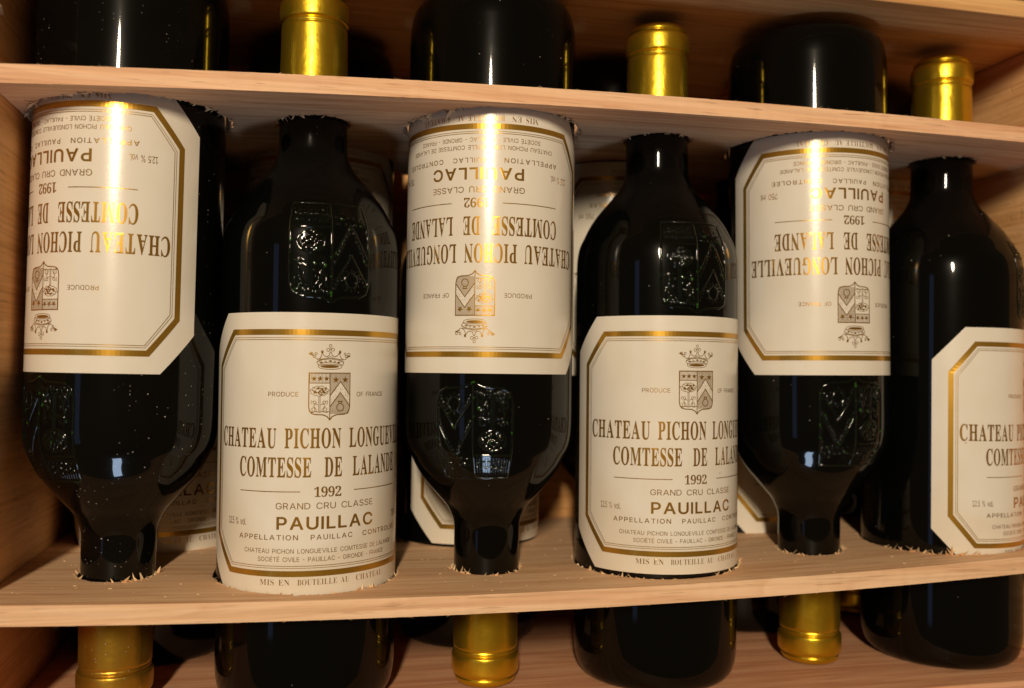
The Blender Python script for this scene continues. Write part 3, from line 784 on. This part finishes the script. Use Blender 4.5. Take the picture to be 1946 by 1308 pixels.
# paper: an eight-sided sheet wrapped round the glass
HW, HC, LH_, CH_ = 94 * DEG, 72 * DEG, 111.0, 15.5
def paper_mesh():
    me_v, me_f = [], []
    us = []
    u = -HW
    n = 84
    us = sorted(set([-HW + 2 * HW * i / n for i in range(n + 1)] + [-HC, HC]))
    rows = []
    for u in us:
        c = max(0.0, (abs(u) - HC) / (HW - HC)) * CH_
        rows.append((u, -c, -LH_ + c))
    rr = R + 0.16
    nr = len(rows)
    def P3(rad, u, z):
        return (rad * MM * sin(u / R), -rad * MM * cos(u / R), z * MM)
    for u, a, b_ in rows:                       # printed face
        for k in range(9):
            me_v.append(P3(rr, u, b_ + (a - b_) * k / 8))
    for i in range(nr - 1):
        for k in range(8):
            s, t = i * 9 + k, i * 9 + 9 + k
            me_f.append((s, t, t + 1, s + 1))
    for side in (1, 2):                         # cut edges, with vertices of their own
        s0 = len(me_v)
        for row in rows:
            me_v.append(P3(rr, row[0], row[side]))
            me_v.append(P3(R + .01, row[0], row[side]))
        for i in range(nr - 1):
            s, t = s0 + i * 2, s0 + i * 2 + 2
            me_f.append((s, s + 1, t + 1, t) if side == 2 else (s, t, t + 1, s + 1))
    for row, fl in ((rows[0], 0), (rows[-1], 1)):
        s = len(me_v)
        me_v += [P3(rr, row[0], row[1]), P3(rr, row[0], row[2]), P3(R + .01, row[0], row[2]), P3(R + .01, row[0], row[1])]
        me_f.append((s, s + 3, s + 2, s + 1) if fl else (s, s + 1, s + 2, s + 3))
    me = bpy.data.meshes.new('label')
    me.from_pydata(me_v, [], me_f)
    me.update()
    me.materials.append(M_PAPER)
    return me

def octagon(inset, top, bottom, hwd=83.2, hcd=65.2, ch=14.1):
    hw, hc = hwd * DEG - inset, hcd * DEG - inset * .42
    a, b_ = top - inset, bottom + inset
    c = ch - inset * .42
    return [(-hc, a), (hc, a), (hw, a - c), (hw, b_ + c), (hc, b_), (-hc, b_), (-hw, b_ + c), (-hw, a - c)]

B = Flat()
B.stroke(octagon(1.15, vz(14.6), vz(-82.3)), 2.3, True)
B.stroke(octagon(3.35, vz(14.6), vz(-82.3)), 0.20, True)
B.stroke(octagon(4.15, vz(14.6), vz(-82.3)), 0.24, True)
BORDER = B.mesh('gold_border', R + 0.24, M_FOIL)

T = Flat()
g = 62
T.word(SERIF, 'CHATEAU', -75.6, -31.5, vz(-32.1), 7.6, g, bold=5)
T.word(SERIF, 'PICHON', -26.4, 7.3, vz(-32.1), 7.6, g, bold=5)
T.word(SERIF, 'LONGUEVILLE', 12.6, 74.5, vz(-32.1), 7.6, g, bold=5)
T.word(SERIF, 'COMTESSE', -57.0, -10.4, vz(-43.5), 7.6, g, bold=5)
T.word(SERIF, 'DE', -2.7, 8.2, vz(-43.5), 7.6, g, bold=5)
T.word(SERIF, 'LALANDE', 15.2, 55.4, vz(-43.5), 7.6, g, bold=5)
T.word(SERIF, '1992', -8.6, 7.9, vz(-51.3), 4.0, 30, capu=482)
T.word(SANS, 'GRAND CRU CLASSE', -31.2, 30.8, vz(-56.0), 2.45, 85)
T.word(SANS, 'PAUILLAC', -30.6, 30.9, vz(-63.8), 4.7, 95, bold=16)
T.word(SANS, '12.5 % vol.', -66.8, -51.2, vz(-62.8), 2.7, 55)
T.word(SANS, '750 ml', 53.0, 66.0, vz(-62.8), 2.7, 55)
T.word(SANS, 'APPELLATION', -56.5, -17.6, vz(-68.0), 1.95, 150, bold=6)
T.word(SANS, 'PAUILLAC', -10.2, 15.6, vz(-68.0), 1.95, 150, bold=6)
T.word(SANS, 'CONTROLEE', 22.9, 57.0, vz(-68.0), 1.95, 150, bold=6)
T.word(SANS, 'CHATEAU PICHON LONGUEVILLE COMTESSE DE LALANDE', -52.0, 51.2, vz(-73.2), 1.75, 85)
T.word(SANS, 'SOCIÉTÉ CIVILE - PAUILLAC - GIRONDE - FRANCE', -42.2, 41.8, vz(-76.4), 1.75, 85)
T.word(SERIF, 'MIS EN', -40.6, -22.2, vz(-85.6), 2.3, 75, bold=-9)
T.word(SERIF, 'BOUTEILLE AU', -17.6, 13.8, vz(-85.6), 2.3, 75, bold=-9)
T.word(SERIF, 'CHATEAU', 18.6, 40.8, vz(-85.6), 2.3, 75, bold=-9)
T.word(SANS, 'PRODUCE', -37.0, -18.6, vz(-11.9), 1.8, 95)
T.word(SANS, 'OF FRANCE', 17.3, 39.0, vz(-11.9), 1.8, 95)
T.stroke([(-56.3 * DEG, vz(-49.2)), (-16.8 * DEG, vz(-49.2))], 0.32)
T.stroke([(16.2 * DEG, vz(-49.2)), (55.2 * DEG, vz(-49.2))], 0.32)
LETTERING = T.mesh('lettering', R + 0.24, M_INK)

# --- the coat of arms, in the same coordinates
def arc_pts(cx, cy, rx, ry, a0, a1, n=12):
    return [(cx + rx * cos(radians(a0 + (a1 - a0) * i / n)), cy + ry * sin(radians(a0 + (a1 - a0) * i / n))) for i in range(n + 1)]

def star(cx, cy, r):
    return [(cx + (r if i % 2 == 0 else r * .42) * sin(pi * i / 5), cy + (r if i % 2 == 0 else r * .42) * cos(pi * i / 5)) for i in range(10)]

SHIELD = [(-8.2, 0), (8.2, 0), (8.2, -13.2), (7.9, -14.9), (7.0, -16.0), (5.6, -16.35), (2.6, -16.5), (1.0, -17.2), (0, -18.5),
          (-1.0, -17.2), (-2.6, -16.5), (-5.6, -16.35), (-7.0, -16.0), (-7.9, -14.9), (-8.2, -13.2)]
def chev_low(u):      # lower/upper edges of the chevron at u
    return -13.4 + (4.2 - abs(u - 4.2)) * 1.36
def chev_high(u):
    return -9.0 + (4.2 - abs(u - 4.2)) * 1.36

def crest():
    rnd = random.Random(4)
    K = Flat()
    oy = vz(-2.6)
    P = lambda pts: [(x, y + oy) for x, y in pts]
    K.stroke(P(SHIELD), 0.42, True)
    K.stroke(P([(0, 0), (0, -18.2)]), 0.36)
    K.stroke(P([(-8.2, -3.95), (0, -3.95)]), 0.28)
    for i in range(15):
        x = -7.9 + i * .54
        K.stroke(P([(x, -.2), (x, -3.8)]), 0.15)
    for x in (-6.3, -3.9, -1.4):
        K.fill([P(star(x, -2.2, 1.15))])
    for x in (2.3, 6.2):
        K.fill([P(star(x, -2.6, 1.35))])
    y = -.45
    while y > -16.3:
        # horizontal hatching right of the middle, broken where the chevron crosses
        xs = [0.25 + i * .2 for i in range(40)]
        run = []
        for x in xs:
            inside = chev_low(x) < y < chev_high(x)
            if not inside and x < 8.0:
                run.append(x)
            else:
                if len(run) > 1:
                    K.stroke(P([(run[0], y), (run[-1], y)]), 0.17)
                run = []
        if len(run) > 1:
            K.stroke(P([(run[0], y), (run[-1], y)]), 0.17)
        y -= .42
    for fn in (chev_low, chev_high):
        K.stroke(P([(0.1, fn(0.1)), (4.2, fn(4.2)), (8.1, fn(8.1))]), 0.36)
    for _ in range(120):
        x = rnd.uniform(.3, 7.9)
        lo, hi = chev_low(x) + .35, chev_high(x) - .35
        yy = rnd.uniform(lo, hi)
        K.fill([P([(x - .09, yy), (x, yy - .09), (x + .09, yy), (x, yy + .09)])])
    # ring with its stone
    K.stroke(P(arc_pts(4.2, -13.6, 1.45, 1.55, 0, 345, 18)), 0.34, True)
    K.stroke(P([(3.4, -11.2), (5.0, -11.2), (4.7, -11.9), (3.7, -11.9)]), 0.3, True)
    # tree
    for _ in range(46):
        a, q = rnd.uniform(0, 2 * pi), sqrt(rnd.random())
        cx, cy = -4.1 + 3.0 * q * cos(a), -7.1 + 1.5 * q * sin(a)
        rr = rnd.uniform(.28, .5)
        K.fill([P([(cx + rr * rnd.uniform(.6, 1.1) * cos(t), cy + rr * rnd.uniform(.5, 1) * sin(t)) for t in [2 * pi * i / 7 for i in range(7)]])])
    K.stroke(P([(-4.1 + (3.5 + .25 * sin(9 * t)) * cos(t), -7.1 + (1.95 + .2 * sin(11 * t)) * sin(t)) for t in [2 * pi * i / 40 for i in range(40)]]), .2, True, 5)
    K.stroke(P([(-4.35, -8.9), (-4.35, -15.2)]), 0.2)
    K.stroke(P([(-3.85, -8.9), (-3.85, -15.2)]), 0.2)
    # two rampant beasts either side of the trunk
    for sg in (-1, 1):
        c = -4.1
        Q = lambda pts: P([(c + sg * x, y) for x, y in pts])
        K.stroke(Q([(.5, -12.6), (1.2, -12.2), (1.9, -12.4), (2.2, -13.0), (1.6, -13.7), (1.9, -14.6), (1.4, -15.2)]), .2, False, 5)
        K.stroke(Q([(.9, -14.8), (1.5, -14.0), (2.3, -13.6), (3.0, -14.1), (2.6, -15.1), (3.3, -15.3)]), .2, False, 5)
        K.stroke(Q([(1.2, -11.6), (1.7, -11.0), (2.4, -11.2), (2.3, -12.0), (1.6, -12.1)]), .2, True, 5)
        K.stroke(Q([(2.8, -12.4), (3.3, -11.6), (3.0, -10.9), (2.6, -11.4)]), .17, False, 5)
    K.stroke(P([(-7.9, -15.2), (-6.8, -15.5), (-5.6, -15.15), (-4.1, -15.45), (-2.7, -15.15), (-1.4, -15.5), (-.3, -15.2)]), .3, False, 5)
    # crown
    cz = lambda y: vz(8.9 - (y - 120) / 37.0)
    cx = lambda x: (x - 535) / 37.0
    C = lambda pts: [(cx(x), cz(y)) for x, y in pts]
    K.stroke([(u, v) for u, v in arc_pts(0, cz(452), 4.7, 1.05, 0, 340, 30)], .2, True, 5)
    K.fill([arc_pts(-.2, cz(448), 3.7, .62, 0, 345, 24)])
    K.stroke(C([(335, 385), (420, 350), (535, 338), (650, 352), (740, 390)]), .24, False, 5)
    K.stroke(C([(345, 372), (420, 338), (535, 326), (650, 338), (735, 375)]), .16, False, 5)
    K.stroke(C([(335, 385), (368, 440)]), .24)
    K.stroke(C([(740, 390), (708, 440)]), .24)
    K.stroke(C([(360, 425), (440, 395), (535, 385), (630, 396), (715, 428)]), .2, False, 5)
    for x, y in ((400, 388), (535, 366), (660, 388)):
        K.fill([C([(x - 30, y), (x, y - 13), (x + 30, y + 2), (x, y + 14)])])
    for x, y in ((465, 378), (600, 376)):
        K.stroke(C([(x, y - 12), (x + 14, y), (x, y + 12), (x - 14, y)]), .16, True, 5)
    # scallops
    K.stroke(C([(340, 350), (385, 330), (405, 290), (412, 245), (440, 290), (480, 308), (515, 285), (530, 235), (545, 235), (560, 285), (600, 308), (640, 288), (668, 245), (678, 290), (695, 325), (735, 352)]), .26, False, 5)
    K.stroke(C([(300, 305), (335, 335), (375, 345), (430, 335), (480, 330), (535, 300), (590, 330), (640, 335), (700, 348), (760, 345), (800, 305)]), .2, False, 5)
    def blob(x, y, r):
        K.stroke(arc_pts(cx(x), cz(y), r, r, 0, 330, 11), .2, True, 5)
    for x, y, r in ((535, 145, .55), (500, 205, .6), (572, 200, .6), (537, 195, .35), (415, 232, .42), (678, 230, .42), (262, 262, .55), (300, 300, .5), (325, 262, .45), (815, 268, .55), (775, 300, .5), (755, 262, .42)):
        blob(x, y, r)
    K.fill([C([(660, 245), (678, 215), (696, 245), (678, 262)])])
    K.fill([C([(398, 245), (416, 218), (434, 245), (416, 262)])])
    K.fill([C([(215, 262), (258, 248), (300, 296), (270, 290)])])
    K.fill([C([(845, 296), (815, 280), (775, 310), (800, 315)])])
    return K.mesh('crest', R + 0.25, M_INK)
CREST_MESH = crest()
PAPER = paper_mesh()

# --- coat of arms pressed into the shoulder glass
def emboss_mesh(base):
    random.seed(31)
    bm = bmesh.new()
    #                     # tip of the shield
    def pos(a, h, lift=0.0):
        r = prof_r(h) + lift
        return Vector((r * MM * sin(radians(a)), -r * MM * cos(radians(a)), h * MM))
    def tube(pl, rad, closed=False):
        pts = []
        n = len(pl)
        for i in range(n if closed else n - 1):
            p, q = pl[i], pl[(i + 1) % n]
            k = max(1, int(math.hypot((q[0] - p[0]) * .6, q[1] - p[1]) / 1.2))
            pts += [(p[0] + (q[0] - p[0]) * j / k, p[1] + (q[1] - p[1]) * j / k) for j in range(k)]
        if not closed:
            pts.append(pl[-1])
        c = [pos(a, h, 0.0) for a, h in pts]
        rings = []
        m = len(c)
        for i in range(m):
            t = (c[(i + 1) % m] - c[i - 1]) if closed else (c[min(i + 1, m - 1)] - c[max(i - 1, 0)])
            t.normalize()
            nrm = Vector((c[i].x, c[i].y, 0)).normalized()
            s = t.cross(nrm).normalized()
            nrm = s.cross(t)
            rr = rad * random.uniform(.85, 1.15)
            rings.append([bm.verts.new(c[i] + (s * cos(q) + nrm * sin(q) * .6) * rr * 1.45 * MM) for q in [2 * pi * k / 8 for k in range(8)]])
        for i in range(m if closed else m - 1):
            a, b_ = rings[i], rings[(i + 1) % m]
            for k in range(8):
                bm.faces.new((a[k], a[(k + 1) % 8], b_[(k + 1) % 8], b_[k]))
    def bead(a, h, rad):
        # a low lens-shaped bump lying on the glass
        slope = math.atan2(prof_r(h + 1.0) - prof_r(h - 1.0), 2.0)
        w = rad * 1.75 * MM
        mt = (Matrix.Translation(pos(a, h, -.02)) @ Matrix.Rotation(radians(a), 4, 'Z') @ Matrix.Rotation(-slope + random.uniform(-.22, .22), 4, 'X') @ Matrix.Rotation(random.uniform(-.2, .2), 4, 'Z')
              @ Matrix.Diagonal((w, w * .36, w * random.uniform(.75, 1.3), 1)))
        bmesh.ops.create_icosphere(bm, subdivisions=3, radius=1.0, matrix=mt)
    H = lambda y: base + 40.0 + y           # y = 0 at the top edge, -40 at the tip
    A = 25.0
    tube([(-A, H(0)), (A, H(0)), (A, H(-32)), (A - 2, H(-36)), (A - 7, H(-37.6)), (6, H(-38)), (0, H(-40)), (-6, H(-38)), (-A + 7, H(-37.6)), (-A + 2, H(-36)), (-A, H(-32))], .42, True)
    tube([(0, H(0)), (0, H(-39))], .40)
    tube([(-A, H(-10)), (0, H(-10))], .34)
    for i in range(17):
        bead(-A + 1.6 + i * 1.38, H(-.3), .33)
    for i in range(12):
        tube([(-A + 2 + i * 1.9, H(-1.2)), (-A + 2 + i * 1.9, H(-8.8))], .13)
    for cx_, cy_, n_, rr in ((-19.5, -5.6, 5, 2.2), (-12.3, -5.6, 5, 2.2), (-5, -5.6, 5, 2.2), (7, -6.5, 5, 2.4), (18, -6.5, 5, 2.4)):
        for k in range(5):
            bead(cx_ + rr * 1.5 * sin(2 * pi * k / 5), H(cy_ + rr * cos(2 * pi * k / 5)), .42)
        bead(cx_, H(cy_), .6)
    # chevron rows of beads with a ridge beside them
    for off in (0.0, -13.0):
        tube([(1, H(-22 + off * .8)), (12.5, H(-8 + off)), (A - 1, H(-22 + off * .8))], .3)
        for i in range(10):
            t = i / 9
            bead(2 + 10 * t, H(-24 + off * .8 + 13.5 * t), .34)
            bead(23 - 10 * t, H(-24 + off * .8 + 13.5 * t), .34)
    for i in range(22):
        bead(A - .9, H(-2 - i * 1.5), .30)
    tube([(12.5 + 4 * cos(t), H(-31 + 3.0 * sin(t))) for t in [2 * pi * i / 18 for i in range(18)]], .38, True)
    for i in range(12):
        t = 2 * pi * i / 12
        bead(12.5 + 5.6 * cos(t), H(-31 + 4.1 * sin(t)), .26)
    for i in range(9):
        tube([(1.2, H(-1.5 - i * .9)), (11.5 - i * .8, H(-1.5 - i * .9))], .11)
    # tree crown, trunk, beasts
    rnd = random.Random(21)
    tube([(-12.5 + 8.5 * cos(t), H(-16 + 4.2 * sin(t))) for t in [2 * pi * i / 26 for i in range(26)]], .42, True)
    for _ in range(46):
        a, q = rnd.uniform(0, 2 * pi), sqrt(rnd.random())
        bead(-12.5 + 7.6 * q * cos(a), H(-16 + 3.6 * q * sin(a)), rnd.uniform(.35, .75))
    tube([(-13.2, H(-20)), (-13.2, H(-34))], .38)
    tube([(-11.8, H(-20)), (-11.8, H(-34))], .38)
    for sg in (-1, 1):
        for pl in ([(2, -26), (5, -24.5), (7.5, -26), (6, -29), (7.5, -32), (5, -34)], [(3, -33), (6, -30), (9.5, -29), (9, -33), (10.5, -34.5)], [(4, -23.5), (6.5, -22), (8.5, -23.5), (6.5, -25)]):
            tube([(-12.5 + sg * a, H(y)) for a, y in pl], .42)
        for _ in range(14):
            bead(-12.5 + sg * rnd.uniform(1.5, 10), H(rnd.uniform(-35, -22)), rnd.uniform(.25, .6))
    for i in range(10):
        bead(-22.5 + i * 2.3, H(-35.4 + .6 * sin(i * 2)), rnd.uniform(.4, .6))
    me = bpy.data.meshes.new('embossed_crest')
    bm.to_mesh(me)
    bm.free()
    me.materials.append(M_RELIEF)
    return me
EMBOSS, EMBOSS_HIGH = emboss_mesh(164.6), emboss_mesh(168.6)

# ------------------------------------------------------------------ the bottles
def mesh_of(name, bm, mat):
    me = bpy.data.meshes.new(name)
    bm.to_mesh(me)
    bm.free()
    me.materials.append(mat)
    me.polygons.foreach_set('use_smooth', [True] * len(me.polygons))
    return me

for me in (PAPER, EMBOSS, EMBOSS_HIGH):
    me.polygons.foreach_set('use_smooth', [True] * len(me.polygons))
for me in (BORDER, LETTERING, CREST_MESH):
    me.polygons.foreach_set('use_smooth', [False] * len(me.polygons))

SP = smooth_profile(PROFILE, 4)
GLASS = mesh_of('glass', lathe(SP, 128), M_GLASS)
GLASS_D = mesh_of('glass', lathe(SP, 128), M_GLASS_DUSTY)
def capsule_bm(seed):
    bm = lathe(smooth_profile(CAPSULE, 3), 144)
    for v in bm.verts:
        r = math.hypot(v.co.x, v.co.y)
        if r < 1e-5:
            continue
        a, h = math.atan2(v.co.x, -v.co.y), v.co.z / MM
        d = .10 * noise.noise(Vector((sin(a) * 2.2, cos(a) * 2.2, h * .09 + seed)))
        d += .045 * noise.noise(Vector((sin(a) * 7, cos(a) * 7, h * .25 + seed * 2)))
        t = (math.degrees(a) + 95.0) % 360.0       # overlap of the rolled foil, easing out round the neck
        d += .16 * max(0.0, 1 - t / 40.0)
        k = 1 + d * MM / max(r, 4 * MM)
        v.co.x *= k
        v.co.y *= k
    return bm
CAP = mesh_of('capsule', capsule_bm(1.0), M_CAPSULE)
CAP_D = mesh_of('capsule', capsule_bm(6.0), M_CAPSULE_DUSTY)
GROUP = 'bottles packed in the crate'

def make_bottle(label, ltop, dusty):
    root = empty('wine_bottle', label, 'wine bottle', GROUP)
    link('glass', GLASS_D if dusty else GLASS, None, root, False)
    link('capsule', CAP_D if dusty else CAP, None, root, False)
    lb = link('label', PAPER, None, root, False)
    lb.location.z = ltop * MM
    link('gold_border', BORDER, None, lb, False)
    link('lettering', LETTERING, None, lb, False)
    link('crest', CREST_MESH, None, lb, False)
    link('embossed_crest', EMBOSS_HIGH if ltop > 164.9 else EMBOSS, None, root, False)
    return root

def place(root, x, y, lean, crest_deg, inv):
    ln = Matrix.Rotation(math.atan(lean), 4, 'Y')
    z = FLOOR if not inv else FLOOR + 302.2
    loc = Vector((x + lean * z, y, z))
    mt = Matrix.Translation(W(*loc)) @ ln @ Matrix.Rotation(radians(crest_deg), 4, 'Z')
    if inv:
        mt = mt @ Matrix.Rotation(pi, 4, 'Y')
    root.matrix_world = mt

FRONT_LABELS = [
    'dusty upside-down bottle beside the left crate wall, label turned away to the left',
    'upright bottle between two upside-down ones, nearest the left wall of the front uprights',
    'upside-down bottle in the middle of the front row with label facing out',
    'upright front bottle right of the middle, flanked by two upside-down bottles',
    'upside-down bottle nearest the right wall, left edge of its label showing',
    'upright bottle at the right crate wall with label turned right, half cut off']
REAR_LABELS = [
    'upright rear bottle in shadow behind the dusty upside-down bottle at left',
    'upside-down rear bottle hidden behind the left upright front bottle',
    'upright rear bottle whose label corner shows beside the middle upside-down neck',
    'upside-down rear bottle whose label shows left of the right-of-middle front shoulder',
    'upright rear bottle whose label corner shows left of the rightmost hanging neck',
    'upside-down rear bottle behind the upright one at the right wall']
for i in range(6):
    place(make_bottle(FRONT_LABELS[i], LTOP[i], i == 0), BX[i], BY[i], LEAN[i], CREST[i], INV[i])
for i in range(6):
    place(make_bottle(REAR_LABELS[i], LTOPB[i], False), BXB[i], DBACK, 0.0, CRESTB[i], not INV[i])
